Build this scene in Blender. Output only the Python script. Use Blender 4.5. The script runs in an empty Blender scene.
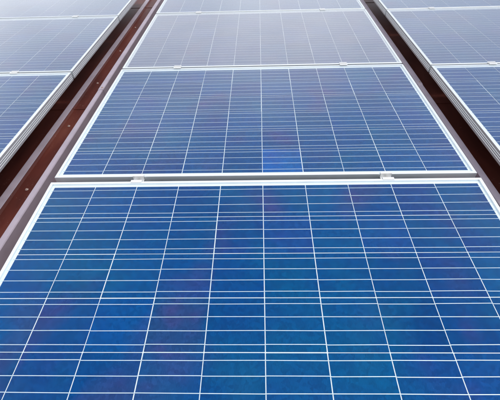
import bpy, bmesh, math, random
from mathutils import Matrix, Vector
random.seed(11)
scene = bpy.context.scene
COL = scene.collection

# ------------------------------------------------------------------ camera, sky, sun, exposure
TILT = Matrix.Rotation(math.radians(12.0), 4, 'X')      # the roof slope: everything is laid out in roof coordinates, then tilted

def camera():
    cx, cz, cy = -0.00852, 0.92379, -1.08798
    pitch, yaw, roll, f = 0.744013, -0.038037, -0.035455, 380.3465
    fw = Vector((math.sin(yaw)*math.cos(pitch), math.cos(yaw)*math.cos(pitch), -math.sin(pitch)))
    r = Vector((math.cos(yaw), -math.sin(yaw), 0)); u = r.cross(fw)
    r2 = r*math.cos(roll)+u*math.sin(roll); u2 = u*math.cos(roll)-r*math.sin(roll)
    M = Matrix(((r2.x, u2.x, -fw.x, cx), (r2.y, u2.y, -fw.y, cy), (r2.z, u2.z, -fw.z, cz), (0, 0, 0, 1)))
    cd = bpy.data.cameras.new('camera'); cd.sensor_width = 36; cd.lens = 36*f/500
    cd.clip_start = 0.02; cd.clip_end = 5000
    co = bpy.data.objects.new('camera', cd); COL.objects.link(co)
    co.matrix_world = TILT @ M
    scene.camera = co
camera()

SUN_EL, SUN_AZ = math.radians(64), math.radians(106)     # azimuth from +Y, clockwise: veiled sun high on the right, a little behind the camera
world = bpy.data.worlds.new('World'); scene.world = world; world.use_nodes = True
nt = world.node_tree; nt.nodes.clear()
out = nt.nodes.new('ShaderNodeOutputWorld'); bg = nt.nodes.new('ShaderNodeBackground')
sky = nt.nodes.new('ShaderNodeTexSky'); sky.sky_type = 'NISHITA'; sky.sun_disc = False
sky.sun_elevation = SUN_EL; sky.sun_rotation = SUN_AZ
sky.air_density = 1.0; sky.dust_density = 3.0; sky.ozone_density = 1.0
# thin high cloud over the blue
tc = nt.nodes.new('ShaderNodeTexCoord')
cn = nt.nodes.new('ShaderNodeTexNoise'); cn.inputs['Scale'].default_value = 1.7; cn.inputs['Detail'].default_value = 5
cn.inputs['Roughness'].default_value = 0.55
mp = nt.nodes.new('ShaderNodeMapping'); mp.inputs['Scale'].default_value = (1, 1, 2.2); mp.inputs['Location'].default_value = (0.3, 0.2, 0.1)
cr = nt.nodes.new('ShaderNodeValToRGB')
cr.color_ramp.elements[0].position = 0.32; cr.color_ramp.elements[0].color = (0.25, 0.25, 0.25, 1)
cr.color_ramp.elements[1].position = 0.62; cr.color_ramp.elements[1].color = (0.88, 0.88, 0.88, 1)
mx = nt.nodes.new('ShaderNodeMix'); mx.data_type = 'RGBA'
mx.inputs[7].default_value = (11.6, 11.9, 12.4, 1)
nt.links.new(tc.outputs['Generated'], mp.inputs['Vector']); nt.links.new(mp.outputs[0], cn.inputs['Vector'])
nt.links.new(cn.outputs[0], cr.inputs[0]); nt.links.new(cr.outputs[0], mx.inputs[0])
nt.links.new(sky.outputs[0], mx.inputs[6]); nt.links.new(mx.outputs[2], bg.inputs[0])
bg.inputs[1].default_value = 0.12
nt.links.new(bg.outputs[0], out.inputs[0])

sl = bpy.data.lights.new('sun', 'SUN'); sl.energy = 1.0; sl.angle = math.radians(12); sl.color = (1.0, 0.96, 0.9)
so = bpy.data.objects.new('sun', sl); COL.objects.link(so)
d = Vector((math.sin(SUN_AZ)*math.cos(SUN_EL), math.cos(SUN_AZ)*math.cos(SUN_EL), math.sin(SUN_EL)))
so.rotation_euler = d.to_track_quat('Z', 'Y').to_euler(); so.location = d*50

vs = scene.view_settings
vs.view_transform = 'Standard'; vs.look = 'None'; vs.exposure = 0.15; vs.gamma = 1.0; vs.use_curve_mapping = False
scene.render.engine = 'CYCLES'
scene.cycles.transparent_max_bounces = 8
scene.cycles.max_bounces = 6; scene.cycles.diffuse_bounces = 2; scene.cycles.glossy_bounces = 3

# ------------------------------------------------------------------ materials
def new_mat(name):
    m = bpy.data.materials.new(name); m.use_nodes = True
    n = m.node_tree; b = n.nodes['Principled BSDF']
    return m, n, b
def N(n, t, **kw):
    x = n.nodes.new(t)
    for k, v in kw.items():
        if k in x.inputs: x.inputs[k].default_value = v
        else: setattr(x, k, v)
    return x
def mixc(n, fac, a, b, blend='MIX'):
    x = n.nodes.new('ShaderNodeMix'); x.data_type = 'RGBA'; x.blend_type = blend
    for sock, v in ((x.inputs[0], fac), (x.inputs[6], a), (x.inputs[7], b)):
        if hasattr(v, 'node'): n.links.new(v, sock)
        else: sock.default_value = v
    return x.outputs[2]
def ramp(n, src, stops):
    r = n.nodes.new('ShaderNodeValToRGB'); e = r.color_ramp.elements
    while len(e) < len(stops): e.new(0.5)
    for q, (p, c) in zip(e, stops):
        q.position = p; q.color = c if len(c) == 4 else (*c, 1)
    n.links.new(src, r.inputs[0]); return r.outputs[0]

def mat_cell():
    m, n, b = new_mat('multicrystalline_silicon'); L = n.links
    oi = N(n, 'ShaderNodeObjectInfo'); tc = N(n, 'ShaderNodeTexCoord')
    mul = N(n, 'ShaderNodeMath', operation='MULTIPLY'); L.new(oi.outputs['Random'], mul.inputs[0]); mul.inputs[1].default_value = 37.0
    comb = N(n, 'ShaderNodeCombineXYZ'); L.new(mul.outputs[0], comb.inputs[0]); L.new(mul.outputs[0], comb.inputs[1])
    add = N(n, 'ShaderNodeVectorMath', operation='ADD'); L.new(tc.outputs['Object'], add.inputs[0]); L.new(comb.outputs[0], add.inputs[1])
    # crystal flakes
    vo = N(n, 'ShaderNodeTexVoronoi', Scale=105.0, Randomness=1.0); vo.feature = 'F1'
    warp = N(n, 'ShaderNodeTexNoise', Scale=45.0, Detail=3.0)
    L.new(add.outputs[0], warp.inputs['Vector'])
    wv = N(n, 'ShaderNodeVectorMath', operation='MULTIPLY_ADD'); L.new(warp.outputs[1], wv.inputs[0]); wv.inputs[1].default_value = (0.02, 0.02, 0); L.new(add.outputs[0], wv.inputs[2])
    L.new(wv.outputs[0], vo.inputs['Vector'])
    sep = N(n, 'ShaderNodeSeparateColor'); L.new(vo.outputs['Color'], sep.inputs[0])
    flake = ramp(n, sep.outputs[0], [(0.0, (0.84, 0.86, 0.88)), (0.5, (0.98, 0.98, 0.98)), (1.0, (1.14, 1.12, 1.10))])
    # broad coating tint inside a cell
    big = N(n, 'ShaderNodeTexNoise', Scale=9.0, Detail=2.0); L.new(add.outputs[0], big.inputs['Vector'])
    tint = ramp(n, big.outputs[0], [(0.28, (0.85, 1.12, 1.0)), (0.5, (1.0, 1.0, 1.0)), (0.7, (2.2, 0.92, 1.02))])
    fine = N(n, 'ShaderNodeTexNoise', Scale=1.0, Detail=2.0)
    ms = N(n, 'ShaderNodeMapping'); ms.inputs['Scale'].default_value = (900, 90, 1)
    L.new(tc.outputs['Object'], ms.inputs[0]); L.new(ms.outputs[0], fine.inputs['Vector'])
    grain = ramp(n, fine.outputs[0], [(0.3, (0.88, 0.88, 0.88)), (0.7, (1.10, 1.10, 1.10))])
    # coating hue drifting slowly across neighbouring cells
    geo = N(n, 'ShaderNodeNewGeometry')
    d1 = N(n, 'ShaderNodeTexNoise', Scale=4.2, Detail=1.5); L.new(geo.outputs['Position'], d1.inputs['Vector'])
    of = N(n, 'ShaderNodeVectorMath', operation='ADD'); of.inputs[1].default_value = (17.3, 4.1, 8.8); L.new(geo.outputs['Position'], of.inputs[0])
    d2 = N(n, 'ShaderNodeTexNoise', Scale=3.4, Detail=1.5); L.new(of.outputs[0], d2.inputs['Vector'])
    c = mixc(n, ramp(n, d1.outputs[0], [(0.52, (0, 0, 0)), (0.70, (0.5, 0.5, 0.5))]), oi.outputs['Color'], (0.040, 0.046, 0.160, 1))
    c = mixc(n, ramp(n, d2.outputs[0], [(0.48, (0, 0, 0)), (0.68, (0.75, 0.75, 0.75))]), c, (0.0005, 0.076, 0.212, 1))
    c = mixc(n, 1.0, c, flake, 'MULTIPLY')
    c = mixc(n, 1.0, c, tint, 'MULTIPLY'); c = mixc(n, 1.0, c, grain, 'MULTIPLY')
    L.new(c, b.inputs['Base Color'])
    b.inputs['Roughness'].default_value = 0.42; b.inputs['Specular IOR Level'].default_value = 0.0
    return m
def mat_metal(name, col, metallic, rough, streak=0.06):
    m, n, b = new_mat(name); L = n.links
    tc = N(n, 'ShaderNodeTexCoord'); no = N(n, 'ShaderNodeTexNoise', Scale=14.0, Detail=5.0)
    L.new(tc.outputs['Object'], no.inputs['Vector'])
    lo = tuple(x*(1-2.2*streak) for x in col)
    c = ramp(n, no.outputs[0], [(0.32, lo), (0.6, col)])
    L.new(c, b.inputs['Base Color']); b.inputs['Metallic'].default_value = metallic
    rr = ramp(n, no.outputs[0], [(0.3, (rough+0.12,)*3), (0.7, (rough,)*3)])
    L.new(rr, b.inputs['Roughness'])
    return m
def mat_glass():
    m = bpy.data.materials.new('solar_glass'); m.use_nodes = True
    n = m.node_tree; n.nodes.clear(); L = n.links
    o = N(n, 'ShaderNodeOutputMaterial'); tr = N(n, 'ShaderNodeBsdfTransparent'); gl = N(n, 'ShaderNodeBsdfGlossy', Roughness=0.16)
    tr.inputs[0].default_value = (0.94, 0.975, 0.985, 1)
    # anti-reflection coated glass: almost no mirror face-on, strong sheen at grazing angles
    lw = N(n, 'ShaderNodeLayerWeight', Blend=0.5)
    fr = N(n, 'ShaderNodeMath', operation='POWER'); L.new(lw.outputs['Facing'], fr.inputs[0]); fr.inputs[1].default_value = 3.8
    fb = N(n, 'ShaderNodeMath', operation='MULTIPLY', use_clamp=True); L.new(fr.outputs[0], fb.inputs[0]); fb.inputs[1].default_value = 1.75; fr = fb
    tc = N(n, 'ShaderNodeTexCoord'); oi = N(n, 'ShaderNodeObjectInfo')
    wob = N(n, 'ShaderNodeTexNoise', Scale=2.2, Detail=1.0); L.new(tc.outputs['Object'], wob.inputs['Vector'])
    bu = N(n, 'ShaderNodeBump', Strength=0.25, Distance=0.004); L.new(wob.outputs[0], bu.inputs['Height'])
    L.new(bu.outputs[0], gl.inputs['Normal'])
    mix = N(n, 'ShaderNodeMixShader'); L.new(fr.outputs[0], mix.inputs[0]); L.new(tr.outputs[0], mix.inputs[1]); L.new(gl.outputs[0], mix.inputs[2])
    # thin uneven film of dust, also painting sky sheen on the farther panels
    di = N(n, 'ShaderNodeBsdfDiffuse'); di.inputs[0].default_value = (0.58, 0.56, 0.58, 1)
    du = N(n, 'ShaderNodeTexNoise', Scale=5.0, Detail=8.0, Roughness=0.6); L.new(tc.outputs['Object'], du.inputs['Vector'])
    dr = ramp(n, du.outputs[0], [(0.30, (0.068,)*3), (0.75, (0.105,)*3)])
    dm = N(n, 'ShaderNodeMath', operation='MULTIPLY'); L.new(dr, dm.inputs[0]); L.new(oi.outputs['Color'], dm.inputs[1])   # per-panel film amount: light dust plus painted sky sheen
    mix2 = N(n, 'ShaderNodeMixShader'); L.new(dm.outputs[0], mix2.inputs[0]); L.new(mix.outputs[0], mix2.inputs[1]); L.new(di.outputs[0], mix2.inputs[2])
    L.new(mix2.outputs[0], o.inputs[0])
    return m
def mat_plain(name, col, rough, var=0.08, scale=20.0, spec=0.4, metallic=0.0):
    m, n, b = new_mat(name); L = n.links
    tc = N(n, 'ShaderNodeTexCoord'); no = N(n, 'ShaderNodeTexNoise', Scale=scale, Detail=6.0)
    L.new(tc.outputs['Object'], no.inputs['Vector'])
    c = ramp(n, no.outputs[0], [(0.3, tuple(x*(1-var) for x in col)), (0.7, tuple(x*(1+var) for x in col))])
    L.new(c, b.inputs['Base Color']); b.inputs['Roughness'].default_value = rough
    b.inputs['Specular IOR Level'].default_value = spec; b.inputs['Metallic'].default_value = metallic
    return m
def mat_roof():
    m, n, b = new_mat('brown_coated_steel'); L = n.links
    tc = N(n, 'ShaderNodeTexCoord')
    mp = N(n, 'ShaderNodeMapping'); mp.inputs['Scale'].default_value = (9, 2.0, 9); L.new(tc.outputs['Object'], mp.inputs[0])
    no = N(n, 'ShaderNodeTexNoise', Scale=1.0, Detail=7.0, Roughness=0.6); L.new(mp.outputs[0], no.inputs['Vector'])
    c = ramp(n, no.outputs[0], [(0.3, (0.055, 0.012, 0.009)), (0.5, (0.10, 0.021, 0.014)), (0.72, (0.15, 0.044, 0.030))])
    sp = N(n, 'ShaderNodeTexNoise', Scale=120.0, Detail=3.0); L.new(tc.outputs['Object'], sp.inputs['Vector'])
    spf = ramp(n, sp.outputs[0], [(0.68, (0, 0, 0)), (0.74, (0.5, 0.5, 0.5))])
    c = mixc(n, spf, c, (0.30, 0.21, 0.18, 1))
    L.new(c, b.inputs['Base Color']); b.inputs['Roughness'].default_value = 0.5; b.inputs['Specular IOR Level'].default_value = 0.3
    bu = N(n, 'ShaderNodeBump', Strength=0.15, Distance=0.002); L.new(no.outputs[0], bu.inputs['Height']); L.new(bu.outputs[0], b.inputs['Normal'])
    return m

M_CELL = mat_cell()
M_FRAME = mat_metal('anodised_aluminium', (0.83, 0.865, 0.885), 0.8, 0.34, 0.03)
M_CLAMP = mat_metal('clamp_aluminium', (0.80, 0.80, 0.79), 0.5, 0.35, 0.05)
M_STEEL = mat_metal('stainless_steel', (0.55, 0.53, 0.50), 0.9, 0.35, 0.1)
M_GLASS = mat_glass()
M_SHEET = mat_plain('white_backsheet', (0.76, 0.81, 0.84), 0.6, 0.02)
M_RIBBON = mat_plain('tinned_ribbon', (0.64, 0.73, 0.80), 0.45, 0.05, 60.0, 0.5, 0.25)
M_ROOF = mat_roof()
M_CAP = mat_plain('faded_mauve_coating', (0.36, 0.305, 0.36), 0.42, 0.10, 12.0, 0.45)
M_SCREW = mat_plain('faded_screw_washer', (0.40, 0.30, 0.27), 0.5, 0.15, 200.0)
M_GROUND = mat_plain('dry_grass_ground', (0.10, 0.11, 0.06), 0.9, 0.4, 0.6)

# ------------------------------------------------------------------ mesh helpers
def mesh_from(name, verts, faces, mat, smooth=False):
    me = bpy.data.meshes.new(name); me.from_pydata(verts, [], faces); me.materials.append(mat); me.update()
    if smooth:
        for p in me.polygons: p.use_smooth = True
    return me
def link(name, me, parent=None, loc=(0, 0, 0), rotz=0.0):
    o = bpy.data.objects.new(name, me); COL.objects.link(o)
    o.location = loc
    if rotz: o.rotation_euler = (0, 0, rotz)
    if parent: o.parent = parent
    return o
def tag(o, label=None, cat=None, group=None, kind=None):
    if label: o['label'] = label
    if cat: o['category'] = cat
    if group: o['group'] = group
    if kind: o['kind'] = kind
    return o
def box_data(x0, x1, y0, y1, z0, z1, open_bottom=False):
    v = [(x0, y0, z0), (x1, y0, z0), (x1, y1, z0), (x0, y1, z0), (x0, y0, z1), (x1, y0, z1), (x1, y1, z1), (x0, y1, z1)]
    f = [(4, 5, 6, 7), (0, 1, 5, 4), (1, 2, 6, 5), (2, 3, 7, 6), (3, 0, 4, 7)]
    if not open_bottom: f.append((3, 2, 1, 0))
    return v, f
def extrude_y(profile, ys, z_of=None, cap=True):
    """closed profile [(x,z)] swept along a list of y stations"""
    n = len(profile); v = []; f = []
    for y in ys:
        dz = z_of(y) if z_of else 0
        v += [(x, y, z+dz) for x, z in profile]
    for s in range(len(ys)-1):
        for i in range(n):
            j = (i+1) % n
            f.append((s*n+i, s*n+j, (s+1)*n+j, (s+1)*n+i))
    if cap:
        f.append(tuple(range(n))[::-1]); f.append(tuple(range((len(ys)-1)*n, len(ys)*n)))
    return v, f
def fix_normals(me):
    bm = bmesh.new(); bm.from_mesh(me); bmesh.ops.recalc_face_normals(bm, faces=bm.faces); bm.to_mesh(me); bm.free()

# ------------------------------------------------------------------ dimensions (metres, roof coordinates)
PITCH = 0.1585; NC, NR = 10, 6
W, DEP, HGT = 1.6272, 0.9988, 0.046
ROWP = 1.0304; EDGE = 0.0229
def far_edge(row): return EDGE+(row-1)*ROWP-0.016*max(0, row-2)      # wider joint after the first row
def joint(row): return far_edge(row+1)-DEP-far_edge(row)
SLOPE1 = 0.0369; Z1 = 0.0025
CELL = 0.1558
COLX = {'left': -1.9154, 'middle': 0.0, 'right': 1.7781}
COLY = {'left': -0.03, 'middle': 0.0, 'right': -0.028}
ROOF_Z = -0.19

# ------------------------------------------------------------------ structure: ground, roof sheets, battens
g = mesh_from('ground', [(-900, -900, 0), (900, -900, 0), (900, 900, 0), (-900, 900, 0)], [(0, 1, 2, 3)], M_GROUND)
ground = tag(link('ground', g), kind='structure'); GROUND_Z = -4.2

XR0, XR1, YR0, YR1 = -5.2, 5.0, -2.6, 6.4
v, f = box_data(XR0, XR1, YR0, YR1, ROOF_Z-0.12, ROOF_Z-0.006)
roof = tag(link('roof', mesh_from('roof', v, f, M_ROOF)), kind='structure')
LAPS = [YR0, -1.0, 0.98, 2.96, 4.94, YR1]
SEAMS = [-4.90, -2.94, -0.9655, 0.9345, 2.94, 4.90]
edges = [XR0]+SEAMS+[XR1]
def sheet_profile(x0, x1):
    # a flat pan with low stiffening ribs pressed into it
    top = [(x0, 0.0)]
    ribs = [x for x in (x0+0.62, x0+1.22, x1-0.1725) if x0+0.1 < x < x1-0.08]
    for x in ribs:
        top += [(x-0.029, 0.0), (x-0.020, 0.010), (x+0.020, 0.010), (x+0.028, 0.0)]
    top.append((x1, 0.0))
    return top
for a, b in zip(edges[:-1], edges[1:]):
    for y0, y1 in zip(LAPS[:-1], LAPS[1:]):
        top = sheet_profile(a+0.004, b-0.004)
        v = []; fc = []; n = len(top)
        ya = y0-0.05 if y0 > YR0 else y0
        for y, lift in ((ya, 0.0028), (y1, 0.0)):
            v += [(x, y, ROOF_Z+z+lift) for x, z in top]
            v += [(x, y, ROOF_Z+z+lift-0.0012) for x, z in top]
        for i in range(n-1):
            fc.append((i, i+1, 2*n+i+1, 2*n+i)); fc.append((n+i+1, n+i, 3*n+i, 3*n+i+1)); fc.append((n+i, n+i+1, i+1, i))
        link('roof_sheet', mesh_from('roof_sheet', v, fc, M_ROOF), roof)
# the pale flats on top of the stiffening ribs next to the battens (worn coating strips)
def strip(x0, x1, y0, y1, z):
    v, f = extrude_y([(x0, z), (x0+0.002, z+0.0035), (x1-0.002, z+0.0035), (x1, z)], [y0, y1])
    return v, f
for xs in [s-0.1725 for s in SEAMS[1:]]:
    v, f = strip(xs-0.0185, xs+0.0185, YR0, YR1, ROOF_Z+0.0135)
    me = mesh_from('rib_strip', v, f, M_CAP); fix_normals(me); link('rib_strip', me, roof)
# batten caps: box seams with upper lengths lapping over the lower ones
def cap_piece(xc, y0, y1, lift):
    w = 0.0150+lift; zt = -0.115+lift
    prof = [(xc-w-0.004, ROOF_Z+0.002), (xc-w, zt-0.003), (xc-w+0.003, zt), (xc+w-0.003, zt), (xc+w, zt-0.003), (xc+w+0.004, ROOF_Z+0.002)]
    v, f = extrude_y(prof, [y0, y1])
    me = mesh_from('batten_cap', v, f, M_CAP); fix_normals(me); return me
def dome(r, h, mat, name, seg=12):
    v = [(r*math.cos(2*math.pi*i/seg), r*math.sin(2*math.pi*i/seg), 0) for i in range(seg)]
    v += [(0.75*r*math.cos(2*math.pi*i/seg), 0.75*r*math.sin(2*math.pi*i/seg), h*0.6) for i in range(seg)]
    hx = 6; k = len(v)
    f = [(i, (i+1) % seg, seg+(i+1) % seg, seg+i) for i in range(seg)]+[tuple(range(seg, 2*seg))]
    for zz in (h*0.6, h*1.6): v += [(0.45*r*math.cos(2*math.pi*i/hx), 0.45*r*math.sin(2*math.pi*i/hx), zz) for i in range(hx)]
    f += [(k+i, k+(i+1) % hx, k+hx+(i+1) % hx, k+hx+i) for i in range(hx)]+[tuple(range(k+hx, k+2*hx))]
    return mesh_from(name, v, f, mat)
SCREW = dome(0.0075, 0.003, M_SCREW, 'roof_screw')
for xc in SEAMS:
    for k, (y0, y1) in enumerate(((YR0, -0.95), (-1.0, 1.07), (1.03, 3.05), (3.0, YR1))):
        link('batten_cap', cap_piece(xc, y0, y1, 0.0016 if k % 2 == 0 else 0.0), roof)
    for y in (-0.97, 1.055, 3.02):
        link('roof_screw', SCREW, roof, (xc+0.004, y, -0.1134))
for xs in (SEAMS[2]-0.112, SEAMS[3]+0.05):
    for y in (-0.33, 0.205, 0.74, 1.275, 1.81, 2.35):
        link('roof_screw', SCREW, roof, (xs+random.uniform(-.006, .006), y+random.uniform(-.02, .02), ROOF_Z+0.0025))

# ------------------------------------------------------------------ the panel: shared meshes
def frame_mesh(L, name, grooves):
    H = HGT
    prof = [(-0.0110, 0.0), (-0.0010, 0.0), (0.0, -0.0010)]
    for z in grooves:
        prof += [(0, -z), (-0.0016, -z-0.0010), (-0.0016, -z-0.0034), (0, -z-0.0044)]
    prof += [(0, -H), (-0.028, -H), (-0.028, -H+0.0018), (-0.0022, -H+0.0018), (-0.0022, -0.0095), (-0.011, -0.0095)]
    n = len(prof); v = []
    for s in (-1, 1): v += [(s*(L/2+o-0.00012), o, z) for o, z in prof]
    f = [(i, (i+1) % n, n+(i+1) % n, n+i) for i in range(n)]
    me = mesh_from(name, v, f, M_FRAME); fix_normals(me)
    return me
FR_LONG = frame_mesh(W, 'frame_rail_long', ()); FR_SHORT = frame_mesh(DEP, 'frame_rail_short', (0.0110, 0.0205, 0.0300))
v, f = box_data(-W/2+0.007, W/2-0.007, -DEP/2+0.007, DEP/2-0.007, -0.0047, -0.0015, True)
GLASS = mesh_from('glass', v, f, M_GLASS)
v, f = box_data(-W/2+0.006, W/2-0.006, -DEP/2+0.006, DEP/2-0.006, -0.0085, -0.0065)
SHEET = mesh_from('backsheet', v, f, M_SHEET)
def cell_mesh():
    h = CELL/2; c = 0.0008
    o = [(-h+c, -h), (h-c, -h), (h, -h+c), (h, h-c), (h-c, h), (-h+c, h), (-h, h-c), (-h, -h+c)]
    v = [(x, y, -0.0064) for x, y in o]+[(x, y, -0.0057) for x, y in o]
    f = [tuple(range(8, 16))]+[(i, (i+1) % 8, 8+(i+1) % 8, 8+i) for i in range(8)]
    return mesh_from('cell', v, f, M_CELL)
CELLM = cell_mesh()
def busbar_mesh(rng):
    v = []; f = []; w = 0.00085
    x = -W/2+0.0155
    pts = []
    for i in range(NC):
        xa = -NC*PITCH/2+i*PITCH; d0 = rng.gauss(0, 0.0006); d1 = d0+rng.gauss(0, 0.0004)
        pts += [(xa+0.004, d0), (xa+PITCH-0.004, d1)]
    pts[0] = (-NC*PITCH/2-0.006, pts[0][1]); pts[-1] = (NC*PITCH/2+0.006, pts[-1][1])
    for px, d in pts:
        v += [(px, d-w, -0.0056), (px, d-w, -0.0052), (px, d+w, -0.0052), (px, d+w, -0.0056)]
    for s in range(len(pts)-1):
        a = s*4; b = a+4
        f += [(a, a+1, b+1, b), (a+1, a+2, b+2, b+1), (a+2, a+3, b+3, b+2)]
    me = mesh_from('busbar', v, f, M_RIBBON); fix_normals(me); return me
rb = random.Random(5)
BUS = [busbar_mesh(rb) for _ in range(10)]

def lerp(a, b, t): return tuple(x+(y-x)*t for x, y in zip(a, b))
BLUE, TEAL, PURP, DEEP, BRIGHT = (0.0003, 0.060, 0.215), (0.0003, 0.068, 0.210), (0.006, 0.052, 0.203), (0.0003, 0.050, 0.182), (0.0003, 0.090, 0.345)
def cell_colour(rng, drift, special):
    t = rng.random()
    c = BLUE
    if t < 0.25: c = lerp(BLUE, TEAL, rng.uniform(.3, 1))
    elif t < 0.55: c = lerp(BLUE, PURP, min(1.2, max(0, rng.uniform(.1, .8)+drift)))
    elif t < 0.75: c = lerp(BLUE, DEEP, rng.uniform(.2, 1))
    k = rng.uniform(0.9, 1.1)
    if special: c = BRIGHT; k = 1
    return (c[0]*k, c[1]*k, c[2]*k, 1.0)

LABELS = {
 ('middle', 1): 'nearest blue solar panel of the middle column, filling the bottom of the picture',
 ('middle', 2): 'second blue solar panel of the middle column, with one brighter cell near its front edge',
 ('middle', 3): 'third solar panel of the middle column, looking pale lilac from reflected sky',
 ('middle', 4): 'farthest solar panel of the middle column, cut off by the top edge',
 ('left', 1): 'nearest solar panel of the left column, beside the dark roof channel',
 ('left', 2): 'blue solar panel at the left edge, second of its column',
 ('left', 3): 'pale blue solar panel in the left column, third up the roof',
 ('left', 4): 'farthest solar panel in the top left corner',
 ('right', 1): 'nearest solar panel of the right column, beside the narrow roof channel',
 ('right', 2): 'blue solar panel at the right edge, second of its column',
 ('right', 3): 'lilac blue solar panel in the right column, third up the roof',
 ('right', 4): 'farthest solar panel in the top right corner',
}
rp = random.Random(21)
DUST_SHEEN = {('middle', 3): 2.4, ('middle', 4): 1.0, ('right', 3): 1.0, ('left', 3): 0.5, ('middle', 2): 0.08}  # higher values paint a paler sky reflection onto the farther panels' glass
def surface_z(y): return Z1+SLOPE1*y if y < 0.035 else 0.0
def panel(colname, row):
    xc = COLX[colname]; yfar = far_edge(row)+COLY[colname]; yc = yfar-DEP/2
    e = bpy.data.objects.new('solar_panel', None); COL.objects.link(e); e.empty_display_size = 0.2
    slope = math.atan(SLOPE1) if row == 1 else 0.0
    zt = Z1+SLOPE1*(yc-COLY[colname]) if row == 1 else 0.0
    rx = slope+(rp.uniform(-.0025, .0025) if row > 1 else 0); ry = rp.uniform(-.002, .002) if row > 1 else 0
    # the Empty stands at the panel's base; parts are placed relative to the top face
    R = Matrix.Rotation(rx, 4, 'X') @ Matrix.Rotation(ry, 4, 'Y')
    base = Vector((xc, yc, zt)) + R @ Vector((0, 0, -HGT))
    e.matrix_world = Matrix.Translation(base) @ R
    tag(e, LABELS[(colname, row)], 'solar panel', 'solar panels in three columns on the roof')
    Z = HGT
    for s, me, off, rz in ((1, FR_LONG, (0, DEP/2), 0), (-1, FR_LONG, (0, -DEP/2), math.pi), (1, FR_SHORT, (W/2, 0), -math.pi/2), (-1, FR_SHORT, (-W/2, 0), math.pi/2)):
        link('frame_rail', me, e, (off[0], off[1], Z), rz)
    link('backsheet', SHEET, e, (0, 0, Z)); gl = link('glass', GLASS, e, (0, 0, Z))
    k = DUST_SHEEN.get((colname, row), 0.10); gl.color = (k, k, k, 1)
    rng = random.Random(hash((row*7, len(colname)*13)) & 0xffff)
    for j in range(NR):
        for i in range(NC):
            c = link('cell', CELLM, e, ((i-4.5)*PITCH+rng.gauss(0, .00022), (2.5-j)*PITCH+rng.gauss(0, .00022), Z+rng.uniform(0, .00008)))
            c.color = cell_colour(rng, 0.25 if (i > 6) == (row % 2 == 1) else 0.0, (colname, row, i, j) == ('middle', 2, 5, 5))
        for q in range(4):
            link('busbar', rng.choice(BUS), e, (0, (2.5-j)*PITCH+(q-1.5)*PITCH/4*0.995, Z))
    return e
for cn_ in ('middle', 'left', 'right'):
    for r_ in (1, 2, 3, 4): panel(cn_, r_)

# ------------------------------------------------------------------ mounting rails under the panels
def rail(xc, y0, y1, yoff, label):
    t = HGT; z1 = -t-0.0015; z0 = z1-0.036
    prof = [(-0.019, z0), (0.019, z0), (0.019, z1), (0.006, z1), (0.006, z1-0.012), (-0.006, z1-0.012), (-0.006, z1), (-0.019, z1)]
    v, f = extrude_y(prof, [y0, 0.035+yoff, y1], lambda y: surface_z(y-yoff) if y < 0.03+yoff else 0.0)
    me = mesh_from('mounting_rail', v, f, M_FRAME); fix_normals(me)
    o = link('mounting_rail', me, None, (xc, 0, 0)); tag(o, label, 'rail', 'rails carrying the panels')
    for k in range(6):
        y = y0+0.25+k*(y1-y0-0.5)/5
        zz = z0+(surface_z(y-yoff) if y < 0.03+yoff else 0)
        v, f = box_data(-0.03, 0.03, -0.035, 0.035, ROOF_Z-0.004, zz-0.0005)
        link('rail_foot', mesh_from('rail_foot', v, f, M_FRAME), o, (0, y, 0))
for cname in ('middle', 'left', 'right'):
    for s, side in ((-1, 'left'), (1, 'right')):
        rail(COLX[cname]+s*3*PITCH, EDGE-DEP+0.02+COLY[cname], EDGE+3*ROWP-0.02+COLY[cname], COLY[cname],
             'aluminium mounting rail under the %s side of the %s panel column' % (side, cname))

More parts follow.
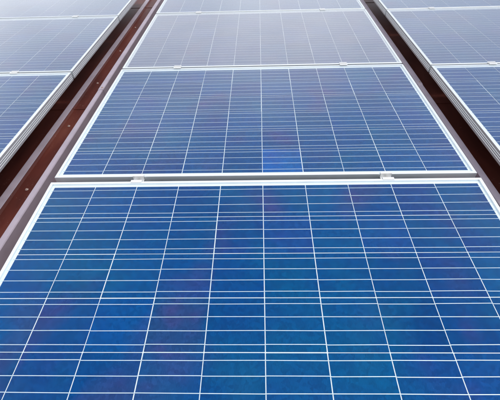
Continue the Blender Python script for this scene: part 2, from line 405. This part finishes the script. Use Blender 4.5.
# ------------------------------------------------------------------ mid clamps bridging the seams between panels
def clamp_body(g):
    w = 0.021
    prof = [(-g/2-0.0085, 0.0006), (-g/2-0.0085, 0.0040), (-g/2+0.0010, 0.0046), (-g/2+0.0048, 0.0040), (-g/2+0.0048, -0.013), (g/2-0.0048, -0.013),
            (g/2-0.0048, 0.0040), (g/2-0.0010, 0.0046), (g/2+0.0085, 0.0040), (g/2+0.0085, 0.0006), (g/2-0.0018, 0.0006), (g/2-0.0018, -0.016), (-g/2+0.0018, -0.016), (-g/2+0.0018, 0.0006)]
    n = len(prof)
    v = [(-w, y, z) for y, z in prof]+[(w, y, z) for y, z in prof]
    f = [(i, (i+1) % n, n+(i+1) % n, n+i) for i in range(n)]
    for base, flip in ((0, 1), (n, 0)):
        for q in ((0, 1, 2, 13), (2, 3, 13), (3, 4, 12, 13), (4, 5, 11, 12), (5, 6, 10, 11), (6, 7, 10), (7, 8, 9, 10)):
            f.append(tuple(base+k for k in q))
    me = mesh_from('clamp_body', v, f, M_CLAMP); fix_normals(me); return me
def hexbolt():
    v = []; f = []
    for z in (-0.0128, -0.0060): v += [(0.0062*math.cos(k*math.pi/3), 0.0062*math.sin(k*math.pi/3), z) for k in range(6)]
    f = [(i, (i+1) % 6, 6+(i+1) % 6, 6+i) for i in range(6)]+[tuple(range(6, 12))]
    k0 = 12
    v += [(0.0032*math.cos(k*math.pi/4), 0.0032*math.sin(k*math.pi/4), z) for z in (-0.046, -0.0162) for k in range(8)]
    f += [(k0+i, k0+(i+1) % 8, k0+8+(i+1) % 8, k0+8+i) for i in range(8)]
    me = mesh_from('bolt', v, f, M_STEEL); fix_normals(me); return me
CB = {k: clamp_body(joint(k)) for k in (1, 2, 3)}; BOLT = hexbolt()
SEAMN = {1: 'nearest', 2: 'second', 3: 'farthest'}
def clamp(cname, row, s, dx=0.0):
    y = far_edge(row)+COLY[cname]+joint(row)/2
    e = bpy.data.objects.new('panel_clamp', None); COL.objects.link(e); e.empty_display_size = 0.05
    e.location = (COLX[cname]+s*3*PITCH+dx, y, 0.0022 if row == 1 else 0.0008)
    link('clamp_body', CB[row], e); link('bolt', BOLT, e)
    if cname == 'middle':
        lab = 'silver clamp on the %s part of the %s seam across the middle panel column' % ('left' if s < 0 else 'right', SEAMN[row])
    else:
        lab = 'silver clamp on the %s visible seam of the %s panel column' % ({2: 'nearer', 3: 'farther'}[row], cname)
    tag(e, lab, 'clamp', 'clamps holding neighbouring panels')
for r_ in (1, 2, 3):
    for s in (-1, 1): clamp('middle', r_, s, random.uniform(-.01, .01))
for r_ in (2, 3):
    clamp('left', r_, 1, random.uniform(-.01, .01)); clamp('right', r_, -1, random.uniform(-.01, .01))

# ------------------------------------------------------------------ tilt the whole roof with all it carries
bpy.context.view_layer.update()
for o in list(COL.objects):
    if o.parent is None and o.type in {'MESH', 'EMPTY'} and o is not ground:
        o.matrix_world = TILT @ o.matrix_world
ground.location.z = GROUND_Z
